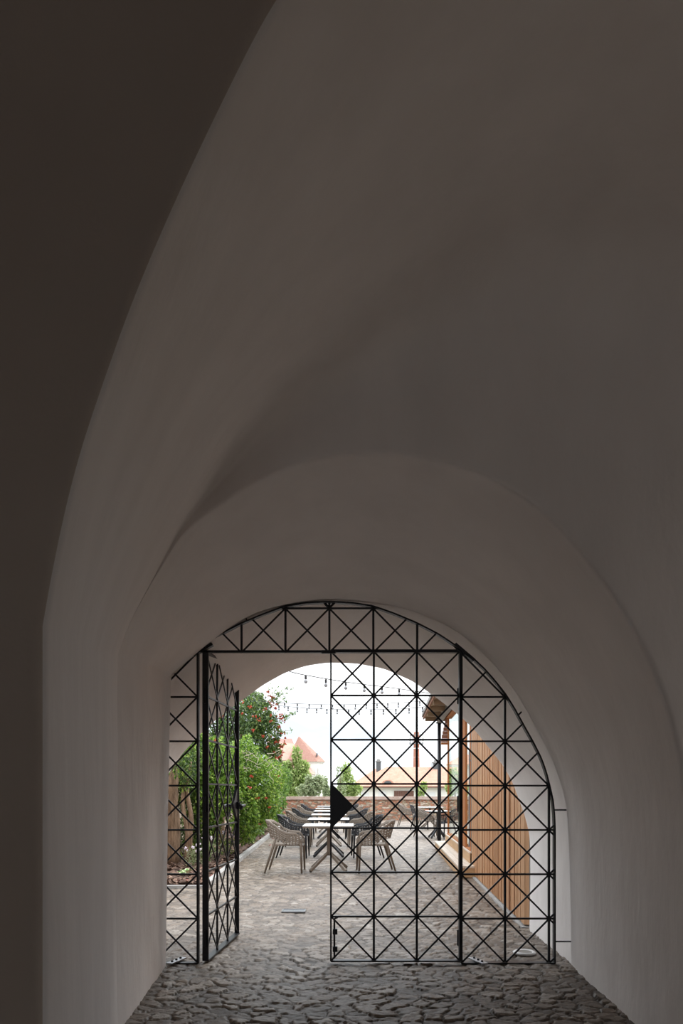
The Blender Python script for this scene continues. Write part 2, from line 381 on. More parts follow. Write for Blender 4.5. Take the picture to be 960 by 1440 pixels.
# ------------------------------------------------------------------ cobbled floor
def cobbles():
    ys=[1.5]
    while ys[-1]<31: ys.append(ys[-1]+.0115*(ys[-1]/4)**1.0)
    ys=np.array(ys); nu=760
    u=np.linspace(-.64,.64,nu)
    X=np.outer(ys,u)+0.2; Y=np.repeat(ys[:,None],nu,1)
    x=X.ravel(); y=Y.ravel()
    wx=x+.008*np.sin(31*x+9*np.sin(23*y))+.035*np.sin(5.1*y+1.3*np.sin(2.3*x))+.02*np.sin(13*y+3*x); wy=y+.007*np.sin(37*x+7*np.sin(29*y))+.03*np.sin(4.3*x+2*np.sin(1.7*y))+.018*np.sin(15*x+1.2*y)
    sx,sy=.135,.092
    row=np.floor(wy/sy).astype(int)
    def h(i,j,k):
        a=np.sin(i*127.1+j*311.7+k*74.7)*43758.5453; return a-np.floor(a)
    f1=np.full(x.shape,9.);f2=np.full(x.shape,9.);cid=np.zeros(x.shape);cx=np.zeros(x.shape);cy=np.zeros(x.shape);rr=np.zeros(x.shape)
    for dr in (-1,0,1):
        rj=row+dr; off=h(rj*1.0,rj*0+3.,9.)
        ci=np.floor(wx/sx-off).astype(int)
        for dc in (-1,0,1,):
            i=ci+dc
            px=(i+off+.5+.85*(h(i,rj,1.)-.5))*sx; py=(rj+.5+.8*(h(i,rj,2.)-.5))*sy
            d=np.hypot((wx-px)*.8,wy-py)-.026*h(i,rj,7.)
            closer=d<f1
            f2=np.where(closer,f1,np.minimum(f2,d))
            rr=np.where(closer,h(i,rj,5.),rr); cx=np.where(closer,px,cx); cy=np.where(closer,py,cy)
            f1=np.where(closer,d,f1)
    joint=f2-f1
    e=np.clip(joint/.018,0,1); e=e*e*(3-2*e)
    tiltx=(np.modf(rr*17.3)[0]-.5)*.10; tilty=(np.modf(rr*37.7)[0]-.5)*.12
    hh=(rr-.5)*.010+(wx-cx)*tiltx+(wy-cy)*tilty
    z=-.012*(1-e)+hh*e*1.15+.0025*np.sin(61*x+3*np.sin(43*y))*np.sin(57*y)*e+.006*np.sin(1.9*x+.6*y)*np.sin(1.3*y)-.004
    v=np.stack([x,y,z],1); idx=np.arange(len(x)).reshape(len(ys),nu)
    f=np.stack([idx[:-1,:-1],idx[:-1,1:],idx[1:,1:],idx[1:,:-1]],-1).reshape(-1,4)
    o=npmesh('floor',v,f,STONE,None,True)
    for nm,val in (('stone',rr),('joint',joint)):
        a=o.data.attributes.new(nm,'FLOAT','POINT'); a.data.foreach_set('value',val.astype(np.float32))
    return struct(o)
cobbles()
bm=B(); box(bm,(0,14.5,-.09),(44,34,.08)); struct(obj('floor_base',bm,FLOORD))
bm=B()
poly(bm,[(-300,31.2,-2.5),(300,31.2,-2.5),(300,420,-4),(-300,420,-4)]); struct(obj('ground',bm,GRASS))

# ------------------------------------------------------------------ wrought-iron gate
GY=5.10; SC=GY/F
def gp(px,py,y=GY): return Vector(((px-CX)*SC, y, HC+(HY-py)*SC))
arc_r=[(463,847),(493,848.5),(524,853),(555,864),(586,877),(617,893),(648,914),(664,926),(680,941),(695,958),(710,977),(723,998),(735,1020),(748,1043),(760,1067),(767,1087),(772,1107),(776,1125),(778,1143),(779,1165),(779,1354)]
arc_l=[(926-x,y) for x,y in arc_r]
arch_px=arc_l[::-1]+arc_r[1:]
def inside(x,y,pl):
    c=False; n=len(pl)
    for i in range(n):
        x0,y0=pl[i]; x1,y1=pl[(i+1)%n]
        if (y0>y)!=(y1>y) and x<(x1-x0)*(y-y0)/(y1-y0)+x0: c=not c
    return c
PITCH=61.7; ROW=62.3; X0=463; Y0=1354
def intervals(a,b,test,n=500):
    out=[];st=None
    for k in range(n+1):
        t=k/n; ok=test(a[0]+(b[0]-a[0])*t,a[1]+(b[1]-a[1])*t)
        if ok and st is None: st=t
        if (not ok or k==n) and st is not None:
            if t-st>.008: out.append((st,t))
            st=None
    return [((a[0]+(b[0]-a[0])*s,a[1]+(b[1]-a[1])*s),(a[0]+(b[0]-a[0])*e,a[1]+(b[1]-a[1])*e)) for s,e in out]
door=lambda x,y: 279.5<x<646.5 and y>918
surr=lambda x,y: inside(x,y,arch_px) and not door(x,y)
gate=thing('gate_surround','fixed black iron gate frame with arched top, filling the archway around the two leaves','gate',(0,GY,0))
def gbar(name,parent,p,q,w,t,off=Vector((0,0,0)),m=IRON):
    bm=B(); bar(bm,Vector(p)-off,Vector(q)-off,w,t); return obj(name,bm,m,parent)
GO=Vector((0,GY,0))
# arch strip
bm=B()
path=[gp(x,y) for x,y in arch_px]
path=[Vector(p) for p in resample([tuple(p) for p in path],150)]
prev=None
for i,p in enumerate(path):
    t=(path[min(i+1,149)]-path[max(i-1,0)]).normalized(); nrm=Vector((-t.z,0,t.x))
    q=[bm.verts.new(p-GO+nrm*a+Vector((0,b,0))) for a,b in ((-.006,-.022),(.006,-.022),(.006,.022),(-.006,.022))]
    if prev:
        for k in range(4): bm.faces.new((prev[k],prev[(k+1)%4],q[(k+1)%4],q[k]))
    prev=q
obj('arch_frame',bm,IRON,gate)
# grid lines of the surround
for i in range(-6,6):
    x=X0+i*PITCH
    if i in (-3,3): continue
    for p,q in intervals((x,1352),(x,845),surr): gbar('vertical_bar',gate,gp(*p),gp(*q),.016,.014,GO)
for x in (278.5,648.5):
    gbar('post',gate,gp(x,1354),gp(x,912),.016 if x<400 else .012,.04,GO)
for k in range(1,9):
    y=Y0-k*ROW
    if k==7: continue
    for p,q in intervals((130,y),(800,y),surr): gbar('horizontal_bar',gate,gp(*p),gp(*q),.0135,.014,GO)
gbar('transom_rail',gate,gp(276,916.5),gp(651,916.5),.017,.03,GO)
for p,q in intervals((130,917),(275,917),surr)+intervals((651,917),(800,917),surr): gbar('horizontal_bar',gate,gp(*p),gp(*q),.0135,.014,GO)
for s in (1,-1):
    for k in range(-14,15):
        # lines through grid nodes with slope s
        xa=X0+k*PITCH; a=(xa,Y0); b=(xa+s*12*PITCH,Y0-12*ROW)
        for p,q in intervals(a,b,surr,900):
            if math.hypot(p[0]-q[0],p[1]-q[1])>4: gbar('diagonal_bar',gate,gp(*p),gp(*q),.0125,.008,GO+Vector((0,.006*s,0)))
for a,b in ((147,279),(648,779)):
    gbar('bottom_rail',gate,gp(a,1354,GY),gp(b,1354,GY),.012,.05,GO)
for p,q in (((779,1139),(799,1139)),((779,1324),(804,1324)),((728,1006),(733,1001)),((348,874),(344,866))):
    bm=B(); tube(bm,[gp(*p)-GO,gp(*q)-GO],.006,8); obj('wall_bracket',bm,IRON,gate)
for (x,y,dx,dy) in ((283,914,-1,-.0),(650,917,1,0)):
    bm=B()
    sgn=1 if dx>0 else -1
    bar(bm,gp(x-11,y-9*sgn-2)-GO,gp(x+16,y+10*sgn+2)-GO,.022,.05); obj('splice_plate',bm,IRON,gate)
bm=B(); bar(bm,gp(452,918,GY-.03)-GO,gp(472,918,GY-.03)-GO,.024,.03); obj('latch_block',bm,IRON,gate,bevel=.003)
bm=B()
for dx in (-7,0,7): bar(bm,gp(463,855)-GO,gp(463+dx,847)-GO,.012,.016)
obj('crown_fork',bm,IRON,gate)
for px in (248,672):
    bm=B(); c=gp(px,1352); s=1 if px<400 else -1
    R=Matrix.Rotation(-s*math.radians(20),3,'Z')
    box(bm,(c.x,0,.016),(.05,.2,.012),R); fp=obj('floor_plate',bm,STEEL,gate,bevel=.003)
    for k in (-1,0,1):
        bm=B(); v=R@Vector((0,k*.055,0)); lathe(bm,[(.009,0),(.009,.008),(.005,.011)],(c.x+v.x,v.y,.022),10); obj('bolt_head',bm,IRON,fp)

def leaf(root, w, sgn):
    """local: hinge edge at x=0, opens along +x*sgn, z up; 3 by 7 cells"""
    H=7*ROW*SC-.012; z0=.02; cw=w/3; ch=H/7
    def lb(n,p,q,a,b,dy=0,m=IRON):
        bm=B(); bar(bm,Vector((p[0]*sgn,dy,p[1]+z0)),Vector((q[0]*sgn,dy,q[1]+z0)),a,b); return obj(n,bm,m,root)
    lb('hinge_stile',(0.0,0),(0.0,H),.018 if sgn>0 else .013,.045)
    lb('lock_stile',(w,0),(w,H),.012,.04)
    lb('bottom_rail',(0,.0),(w,0),.012,.05); lb('top_rail',(0,H),(w,H),.014 if sgn>0 else .022,.042)
    for i in (1,2): lb('vertical_bar',(i*cw,0),(i*cw,H),.016,.014)
    for k in range(1,7): lb('horizontal_bar',(0,k*ch),(w,k*ch),.0135,.014)
    for s in (1,-1):
        for c in range(-9,10):
            # line x = cw*(c + s*t) z = ch*t
            pts=[]
            t0,t1=0,7
            if s>0: t0=max(0,-c); t1=min(7,3-c)
            else: t0=max(0,c-3); t1=min(7,c)
            if t1-t0<.5: continue
            lb('diagonal_bar',(cw*(c+s*t0),ch*t0),(cw*(c+s*t1),ch*t1),.0125,.008,.006*s)
    bm=B(); zc=3.5*ch+z0; 
    a=[Vector((w*sgn,0,zc+.5*ch)),Vector(((w-.5*cw)*sgn,0,zc)),Vector((w*sgn,0,zc-.5*ch))]
    hull(bm,[v+Vector((0,d,0)) for v in a for d in (-.011,.011)]); lp=obj('lock_plate',bm,IRON,root)
    for zh in (.5,3.55,6.0):
        bm=B(); lathe(bm,[(.008,-.06),(.011,-.055),(.011,.055),(.008,.06)],((-.022 if sgn>0 else .004)*sgn,0 if sgn>0 else .03,zh*ch+z0),10); 
        box(bm,(-.008*sgn,0,zh*ch+z0),(.022,.016,.07)); obj('hinge',bm,IRON,root)
    return H,cw,ch,z0
hx=(289-CX)*SC; ex=(333-CX)/F; 
wl=3*PITCH*SC-.02
# open leaf swung back into the passage
d=wl; ang=None
for k in range(2000):
    a=math.radians(60+k*.02); X=hx+d*math.cos(a); Y=GY+d*math.sin(a)
    if X/Y<=ex: ang=a; break
ang=ang or math.radians(83)
L=thing('gate_leaf','open black iron lattice gate leaf swung back on the left, with lever handle','gate',(hx,GY,0),ang)
H,cw,ch,z0=leaf(L,wl,1)
for s in (-1,1):
    bm=B(); zc=3.45*ch+z0; x=wl-.03
    tube(bm,[(x,0,zc),(x,s*.075,zc)],.013,8); tube(bm,[(x,s*.072,zc),(x-.05,s*.08,zc),(x-.115,s*.078,zc-.006),(x-.125,s*.075,zc-.03)],.013,8)
    lathe(bm,[(.024,-.03),(.024,.03)],(x,s*.016,zc),10)
    obj('lever_handle',bm,IRON,L)
R_=thing('gate_leaf','closed black iron lattice gate leaf right of the open gap, with triangular lock plate','gate',((648-CX)*SC-.012,GY-.012,0),0)
leaf(R_,wl-.004,-1)
bm=B(); x=-(wl-.03)
tube(bm,[(x,-.012,.05),(x,-.012,.335)],.007,8); tube(bm,[(x,-.012,.335),(x+.025,-.02,.345)],.006,8)
db=obj('drop_bolt',bm,IRON,R_)
for z in (.11,.24):
    bm=B(); box(bm,(x+.005,-.012,z),(.035,.03,.04)); obj('bolt_bracket',bm,IRON,db)

# ring light in the paving, drain cover
def ground_ring():
    p=G(737,1341); bm=B(); 
    lathe(bm,[(.085,0),(.09,.012),(.075,.022),(.06,.012)],(0,0,0),28); o=obj('ground_ring',bm,WHITE,None,True)
    o.location=p+Vector((0,0,.0)); tag(o,'small white ring set in the cobbles behind the right gate panel','ground light')
    bm=B(); lathe(bm,[(.058,.008),(.058,.016)],(0,0,0),24); obj('lens',bm,mat('ring_lens',(.25,.24,.22),.5),o)
ground_ring()
p=G(413,1281)
t=thing('drain_cover','grey rectangular metal drain cover set flush in the cobbles','drain cover',(p.x,p.y,-.002))
bm=B(); 
for a,b,c,e in ((0,.085,.25,.012),(0,-.085,.25,.012),(.12,0,.012,.18),(-.12,0,.012,.18)): box(bm,(a,b,0),(c,e,.02))
obj('frame',bm,mat('cast_frame',(.2,.21,.22),.5,.3),t)
bm=B(); box(bm,(0,0,-.002),(.24,.17,.016)); obj('plate',bm,mat('cast_plate',(.16,.17,.18),.5,.4,bump=.6,bscale=60),t)

# ------------------------------------------------------------------ chairs and tables
def chair_shell():
    bm=B(); NU,NV=26,6
    def pt(u,v):
        t=abs(u); s=1 if u>=0 else -1
        if t<.46:
            a=t/.46*math.pi/2; x=.27*math.sin(a)**.85; y=-.25+.15*(1-math.cos(a))
        else:
            x=.27+.01*math.sin((t-.46)/.54*math.pi); y=-.10+(t-.46)/.54*.34
        def lerp(tab):
            for (a,va),(b,vb) in zip(tab,tab[1:]):
                if t<=b: 
                    k=(t-a)/(b-a); k=k*k*(3-2*k); return va+(vb-va)*k
            return tab[-1][1]
        top=lerp([(0,.825),(.2,.82),(.34,.765),(.5,.675),(.62,.645),(.85,.635),(.95,.58),(1,.50)])
        bot=lerp([(0,.54),(.3,.54),(.5,.52),(.56,.45),(1,.43)])
        z=bot+(top-bot)*v
        back=max(0,1-t/.55)
        y-=(z-.44)*.30*back; x*=1+.10*(z-.44)/.3*(1-back*.6)-.02
        return Vector((x*s,y,z))
    V=[[bm.verts.new(pt(-1+2*i/NU,j/NV)) for j in range(NV+1)] for i in range(NU+1)]
    inner=[]
    for i in range(NU):
        for j in range(NV):
            f=bm.faces.new((V[i][j],V[i+1][j],V[i+1][j+1],V[i][j+1]))
            if j<NV-1 and 0<i<NU-1: inner.append(f)
    bm.normal_update()
    # diamond holes: inset then rotate-ish by poking alternate size
    res=bmesh.ops.inset_individual(bm,faces=inner,thickness=.0075,use_even_offset=True)
    bmesh.ops.delete(bm,geom=inner,context='FACES')
    return bm
def seat_bm():
    bm=B(); n=10
    V=[[None]*(n+1) for _ in range(n+1)]
    for i in range(n+1):
        for j in range(n+1):
            x=(-1+2*i/n); y=(-1+2*j/n)
            X=x*.255*math.sqrt(1-.18*y*y); Y=y*.25*math.sqrt(1-.12*x*x)
            Z=.455-.018*(1-x*x)*(1-y*y*.5)-(.02*max(0,y-.7)/.3)
            V[i][j]=bm.verts.new((X,Y,Z))
    for i in range(n):
        for j in range(n): bm.faces.new((V[i][j],V[i+1][j],V[i+1][j+1],V[i][j+1]))
    return bm
def make_chair(m):
    t=thing('armchair','x','chair')
    o=obj('backrest',chair_shell(),m,t,True); s=o.modifiers.new('s','SOLIDIFY'); s.thickness=.014; s.offset=0
    o=obj('seat',seat_bm(),m,t,True); s=o.modifiers.new('s','SOLIDIFY'); s.thickness=.022; s.offset=-1
    for sx in (-1,1):
        bm=B(); tube(bm,[(sx*.255,.215,.51),(sx*.258,.222,.43),(sx*.262,.235,0)],[.020,.022,.014],8); obj('leg',bm,m,t,True)
        bm=B(); tube(bm,[(sx*.235,-.17,.56),(sx*.24,-.20,.45),(sx*.262,-.345,0)],[.018,.022,.014],8); obj('leg',bm,m,t,True)
    for sx in (-1,1):
        bm=B(); bar(bm,(sx*.245,-.2,.44),(sx*.255,.215,.44),.022,.022); obj('seat_rail',bm,m,t)
    return t
def make_table(m, w=.8):
    t=thing('table','x','table'); h=w/2
    bm=B(); box(bm,(0,0,.734),(w,w,.012)); obj('tabletop',bm,WHITE,t,bevel=.003)
    bm=B(); box(bm,(0,0,.715),(w-.004,w-.004,.024)); obj('table_edge',bm,m,t,bevel=.004)
    bm=B(); box(bm,(0,0,.69),(.34,.34,.025)); obj('mounting_plate',bm,m,t)
    bm=B(); box(bm,(0,0,.47),(.062,.062,.46)); obj('column',bm,m,t,bevel=.008)
    for a in range(4):
        an=math.pi/4+a*math.pi/2; c,s=math.cos(an),math.sin(an); k=.4*w/.8
        bm=B(); bar(bm,(c*.01,s*.01,.29),(c*k,s*k,.018),.042,.046,Vector((-s,c,0))); l_=obj('leg',bm,m,t,bevel=.006)
        bm=B(); lathe(bm,[(.02,0),(.02,.014)],(c*(k-.01),s*(k-.01),0),10); obj('foot_pad',bm,RUBBER,l_)
    return t
def dup(root):
    r=root.copy(); COL.objects.link(r)
    for ch in root.children:
        c=ch.copy(); COL.objects.link(c); c.parent=r
        for g in ch.children:
            d_=g.copy(); COL.objects.link(d_); d_.parent=c
    return r
protos={}
def place(kind, m, x, y, rz, label, group, w=.8):
    key=(kind,m.name,w)
    if key not in protos:
        o=protos[key]=make_chair(m) if kind=='c' else make_table(m,w)
    else: o=dup(protos[key])
    o.location=(x,y,0); o.rotation_euler=(0,0,rz); o['label']=label; o['group']=group
    return o
rows=[11.05,13.45,16.0,18.6,21.4,24.4]
ords=['nearest','second','third','fourth','fifth','farthest']
# copies are made after the prototypes have all their parts
for i,y in enumerate(rows):
    m=TAUPE if i%2==0 else BLACK; cn='taupe' if i%2==0 else 'black'
    xc=-.0185*y
    edge='taupe-edged' if i%2==0 else 'black-edged'
    place('t',m,xc,y,random.uniform(-.03,.03),f'{edge} white square table, {ords[i]} from the gate in the long row','cafe tables in the long row')
    place('c',m,xc-.64,y-.15+random.uniform(-.04,.04),-math.pi/2+random.uniform(-.1,.1)-(.06 if i==0 else 0),f'{cn} perforated armchair left of the {ords[i]} table in the long row','armchairs at the long row of tables')
    place('c',m,xc+.70,y-.15+random.uniform(-.04,.04),math.pi/2+random.uniform(-.1,.1)+(.12 if i==0 else 0),f'{cn} perforated armchair right of the {ords[i]} table in the long row','armchairs at the long row of tables')
place('t',BLACK,2.62,18.6,.05,'small black-edged white table just left of the black post','cafe tables near the pavilion',.6)
place('t',TAUPE,3.0,23.2,0,'taupe-edged white table by the brick wall, beyond the black post','cafe tables near the pavilion')
place('c',TAUPE,2.42,19.3,-math.pi/2-.25,'taupe perforated armchair left of the small table by the black post','armchairs near the pavilion')
place('c',BLACK,2.62,22.6,-math.pi/2-.1,'black perforated armchair behind the taupe one, near the brick wall','armchairs near the pavilion')
place('c',TAUPE,2.40,24.8,-math.pi/2-.2,'taupe perforated armchair against the brick wall, farthest right-hand seat','armchairs near the pavilion')
place('c',BLACK,2.88,18.3,math.pi/2+.2,'black perforated armchair half hidden behind the black post','armchairs near the pavilion')

# ------------------------------------------------------------------ yard wall
WY=30.2
t=thing('yard_wall','low rubble and brick wall with brick coping across the far end of the yard','wall',(0,WY,0))
bm=B(); box(bm,(1,.25,.42),(24,.5,.96)); obj('masonry',bm,RUBBLE,t)
bm=B()
box(bm,(1,.25,.93),(24.1,.6,.07))
for k in range(110): box(bm,(-10.9+k*.218,.25,.998),(.205,.56,.065))
obj('coping',bm,COPING,t)

# ------------------------------------------------------------------ timber pavilion
FX=lambda y: 1.735+.069*(y-6.33)
def fpt(y,z,out=0): return Vector((FX(y)-out,y,z))
pav=thing('timber_pavilion','timber pavilion with vertical larch boards, oak glazing and eaves along the right of the yard','pavilion',(0,0,0))
bm=B(); y=6.40
while y<10.42:
    w=random.choice((.045,.06,.075,.09))
    w=min(w,10.45-y); dpt=random.choice((.022,.025,.028,.032))
    a=fpt(y+.002,0); b=fpt(y+w-.002,0); 
    hull(bm,[(p.x+dx,p.y,z) for p in (a,b) for dx in (-dpt,.02) for z in (.03,3.0)])
    y+=w
obj('board_cladding',bm,PLANK,pav)
bm=B()
hull(bm,[(fpt(yy,0).x+dx,yy,z) for yy in (6.4,10.45) for dx in (.02,.16) for z in (0,3.0)]); obj('backing_wall',bm,TRIMG,pav)
def member(name,y0,y1,z0,z1,o0,o1,m,parent=pav):
    bm=B(); hull(bm,[(FX(yy)+o,yy,z) for yy in (y0,y1) for o in (o0,o1) for z in (z0,z1)]); return obj(name,bm,m,parent)
member('base_kerb',6.38,10.45,-.03,.012,-.055,.04,KERB)
member('corner_post',14.86,14.94,.34,3.0,-.012,.022,OAK)
member('glazing_post',11.3,12.0,.34,3.0,-.03,.005,OAK)
member('glazing_post',10.62,10.80,.34,3.0,-.02,.008,OAK)
member('glazing_post',10.46,10.50,.34,3.0,-.03,.06,TRIMG)
member('sill',10.5,14.9,.30,.36,-.03,.08,OAK)
member('head_beam',10.4,14.95,2.86,3.02,-.05,.08,OAK)
member('glass_pane',12.0,14.84,.36,2.86,.0,.012,GLASS)
member('glass_pane',10.8,11.3,.36,2.86,.0,.012,GLASS)
bm=B(); a=fpt(10.56,.4,.05); tube(bm,[(a.x,a.y,.42),(a.x,a.y,1.9)],.012,10); 
for z in (.55,1.75): tube(bm,[(a.x,a.y,z),(a.x+.06,a.y,z)],.008,8)
obj('pull_handle',bm,STEEL,pav)
# canopy
bm=B()
n=14
for k in range(n):
    y0=9.5+k*(16.1-9.5)/n; y1=9.5+(k+1)*(16.1-9.5)/n-.012
    hull(bm,[(FX(yy)+o,yy,z) for yy in (y0,y1) for o,z in ((-.47,2.985),(-.47,3.0),(1.4,3.30),(1.4,3.32))])
obj('soffit',bm,SOFFIT,pav)
bm=B(); hull(bm,[(FX(yy)+o,yy,z) for yy in (9.45,16.13) for o,z in ((-.52,3.02),(-.52,3.10),(3.0,3.65),(3.0,3.75))]); obj('roof_deck',bm,TRIMG,pav)
bm=B(); hull(bm,[(FX(yy)+o,yy,z) for yy in (9.45,16.13) for o,z in ((-.49,2.97),(-.46,2.97),(-.49,3.12),(-.46,3.12))]); obj('fascia',bm,SHINGLE,pav)
member('eaves_beam',9.5,16.05,2.86,3.0,-.16,-.08,TRIMG)
for k in range(7):
    member('rafter',9.8+k*1.0,9.86+k*1.0,2.9,3.0,-.45,.1,SOFFIT)
# brown striped panel added beside the corner post
bm=B()
for k in range(8):
    z0=2.36+k*.08; s=k*.017
    hull(bm,[(2.19+s+dx,15.0+dy,z) for dx,dy in ((0,0),(.16-s*.9,.0),(0,.04),(.16-s*.9,.04)) for z in (z0,z0+.075)])
ap=obj('striped_panel',bm,SHINGLE,pav)
bm=B(); box(bm,(2.265,15.0,2.325),(.155,.07,.05)); obj('panel_rail',bm,OAK,ap)
# floor, side and far frame
bm=B(); hull(bm,[(FX(yy)+o,yy,z) for yy in (10.5,14.9) for o in (.06,3.2) for z in (.2,.335)]); obj('interior_floor',bm,DECK,pav)
bm=B(); hull(bm,[(FX(yy)+o,yy,z) for yy in (6.4,15) for o in (3.2,3.3) for z in (0,3.3)]); obj('rear_wall',bm,RISER,pav)
# steps
t=thing('deck_step','low pale timber deck step in front of the glazed pavilion','step',(0,0,0))
bm=B()
for k in range(3):
    o0=-.27+k*.10; hull(bm,[(FX(yy)+o,yy,z) for yy in (10.1,15.2) for o in (o0,o0+.094) for z in (.14,.17)])
obj('tread',bm,DECK,t)
bm=B(); hull(bm,[(FX(yy)+o,yy,z) for yy in (10.105,15.19) for o in (-.265,.03) for z in (0,.139)]); obj('riser',bm,RISER,t)
t=thing('deck_step','upper timber deck step under the oak glazing','step',(0,0,0))
bm=B()
hull(bm,[(FX(yy)+o,yy,z) for yy in (10.46,14.95) for o in (-.055,-.045) for z in (.17,.325)]); obj('riser',bm,RISER,t)
bm=B(); hull(bm,[(FX(yy)+o,yy,z) for yy in (10.46,14.95) for o in (-.06,.0) for z in (.325,.345)]); obj('tread',bm,DECK,t)
p=P(617.5,1182,15.9)
t=thing('steel_post','slim black steel post holding up the pavilion eaves','post',(p.x,15.9,0))
bm=B(); lathe(bm,[(.043,.02),(.043,2.86)],(0,0,0),16); obj('shaft',bm,IRON,t,True)
bm=B(); lathe(bm,[(.08,0),(.08,.02)],(0,0,0),16); obj('base_plate',bm,IRON,t)
bm=B(); box(bm,(0,0,2.87),(.14,.14,.03)); obj('head_plate',bm,IRON,t)

# ------------------------------------------------------------------ festoon lights
def festoon(label, pts, bulbs, bs):
    """pts: list of (px,py,d); bulbs: list of px"""
    W=[P(*q) for q in pts]; t=thing('festoon_light',label,'string lights',W[0],0,'string lights over the yard')
    W=[Vector(q) for q in smooth_poly(resample([tuple(w) for w in W],60),6)]
    bm=B(); tube(bm,[w-W[0]*0-t.location for w in W],.006,6); obj('cable',bm,RUBBER,t)
    pxs=[CX+w.x/w.y*F for w in W]
    for b in bulbs:
        i=min(range(len(pxs)),key=lambda k:abs(pxs[k]-b)); w=W[i]-t.location
        w=w+Vector(((b-pxs[i])/F*W[i].y,0,0))
        bm=B(); lathe(bm,[(.012*bs,-.005),(.017*bs,-.012*bs),(.017*bs,-.055*bs),(.014*bs,-.06*bs)],w,10); s=obj('socket',bm,RUBBER,t,True)
        bm=B(); lathe(bm,[(.010*bs,-.058*bs),(.016*bs,-.066*bs),(.025*bs,-.083*bs),(.027*bs,-.096*bs),(.022*bs,-.112*bs),(.010*bs,-.121*bs)],w,12); obj('bulb',bm,BULB,s,True)
festoon('nearest string of bulbs, sagging highest across the opening',[(395,940,9.2),(413,946.5,9.3),(430,949.5,9.4),(458,954.5,9.7),(486,959,10),(512,962.5,10.3),(537,965.5,10.5),(561,968.5,10.8),(584,972,11),(612,976,11.3)],[429.7,458,486,512,537,561,584],.95)
festoon('farther string of small bulbs, upper of the low pair',[(350,984,15.5),(385,988,15.7),(430,990,16),(463,991,16),(500,990.5,16),(545,989,16),(580,987,16),(601,985,15.9)],[400,418,434.5,451.5,467.5,483.6,499.5,515,530,545,560,575,590],.95)
festoon('lowest string of small bulbs above the far roofs',[(352,986,19),(390,992,18.6),(430,996,18),(459,997,17.4),(500,998,16.8),(540,997.5,16.2),(575,996.5,15.6),(601,993,15.2)],[392,405,418,431.5,445,459.5,474,490,505,521.5,539,556.5,575,594],1.05)

# ------------------------------------------------------------------ planting
def leaves(name, blobs, n, size, m, parent, off=Vector((0,0,0)), aspect=.5, droop=.3, seed=1, shell=.55):
    r=np.random.default_rng(seed)
    w=np.array([b[1][0]*b[1][1]*b[1][2] for b in blobs])**.67; w/=w.sum(); cnt=r.multinomial(n,w)
    C=[];N=[]
    for (c,rad),k in zip(blobs,cnt):
        v=r.normal(size=(k,3)); v/=np.linalg.norm(v,axis=1)[:,None]
        q=(shell+(1.06-shell)*r.random((k,1))**.6)
        q*=1+.16*np.sin(v[:,:1]*7+c[0]*3)*np.sin(v[:,2:]*6+c[2]*5)
        C.append(np.array(c)+v*np.array(rad)*q); N.append(v)
    C=np.vstack(C); N=np.vstack(N); k=len(C)
    C-=np.array(off)
    ax=N*.6+r.normal(size=(k,3))*.6; ax[:,2]-=droop; ax/=np.linalg.norm(ax,axis=1)[:,None]
    s=np.cross(ax,r.normal(size=(k,3))+np.array([0,0,1.2])); s/=np.linalg.norm(s,axis=1)[:,None]
    nn=np.cross(ax,s); L=size*(.6+.8*r.random((k,1))); W_=L*aspect*.5
    base=C-ax*L*.5; tip=C+ax*L*.5; mid=C+ax*L*.05
    le=mid+s*W_+nn*L*.12; ri=mid-s*W_+nn*L*.12
    V=np.stack([base,le,tip,ri],1).reshape(-1,3)
    f=np.arange(4*k).reshape(-1,4)
    return npmesh(name,V,f,m,parent)
def blob(px,py,d,rx,rz,ry=None):          # centre and radii in pixels
    c=P(px,py,d); k=d/F; return (tuple(c),(rx*k,(ry or min(rx,rz))*k,rz*k))
def trunk(name, pts, r0, r1, parent, off, m=BARK, seg=9):
    bm=B(); pts=[Vector(p)-off for p in pts]; n=len(pts)
    q=[Vector(v) for v in smooth_poly(resample([tuple(p) for p in pts],14),1)]
    tube(bm,q,[r0+(r1-r0)*i/13 for i in range(14)],seg,True,.12); return obj(name,bm,m,parent,True)
# soil bed and kerb
bm=B(); hull(bm,[(-1.83,9.16,-.05),(-1.83,9.16,.03),(-6,9.16,.03),(-6,9.16,-.05),(-6,29.9,.03),(-6,29.9,-.05),(-2.31,29.9,.03),(-2.31,29.9,-.05)])
bed=obj('planting_bed',bm,SOIL); struct(bed)
r=np.random.default_rng(4); k=5200
yy=9.2+(r.random(k)**2)*14; xr=-1.86-(yy-9.1)*.026; xx=np.maximum(xr-r.random(k)*2.1,-3.9)
base=np.stack([xx,yy,.03+r.random(k)*.02],1); L_=.025+.035*r.random(k); an=r.random(k)*6.28
ax=np.stack([np.cos(an),np.sin(an),r.normal(size=k)*.35],1)*L_[:,None]; sd=np.stack([-np.sin(an),np.cos(an),r.normal(size=k)*.3],1)*(L_*.4)[:,None]
V=np.stack([base-ax-sd,base+ax-sd,base+ax+sd,base-ax+sd],1).reshape(-1,3)
mu=npmesh('bark_mulch',V,np.arange(4*k).reshape(-1,4),MULCH); stuff(mu); mu['label']='brown bark mulch covering the planting bed on the left'; mu['category']='mulch'
bm=B()
a=Vector((-1.80,9.12,0)); b=Vector((-2.29,29.9,0)); nseg=22
for i in range(nseg):
    p=a.lerp(b,i/nseg); q=a.lerp(b,(i+1)/nseg-.0012); bar(bm,p+Vector((0,0,.005)),q+Vector((0,0,.005)),.09,.13,Vector((0,0,1)))
kb=obj('trim_2',bm,KERB); struct(kb)
bm=B(); box(bm,(-3.9,9.10,.0),(4.2,.07,.05)); struct(obj('trim_3',bm,KERB))
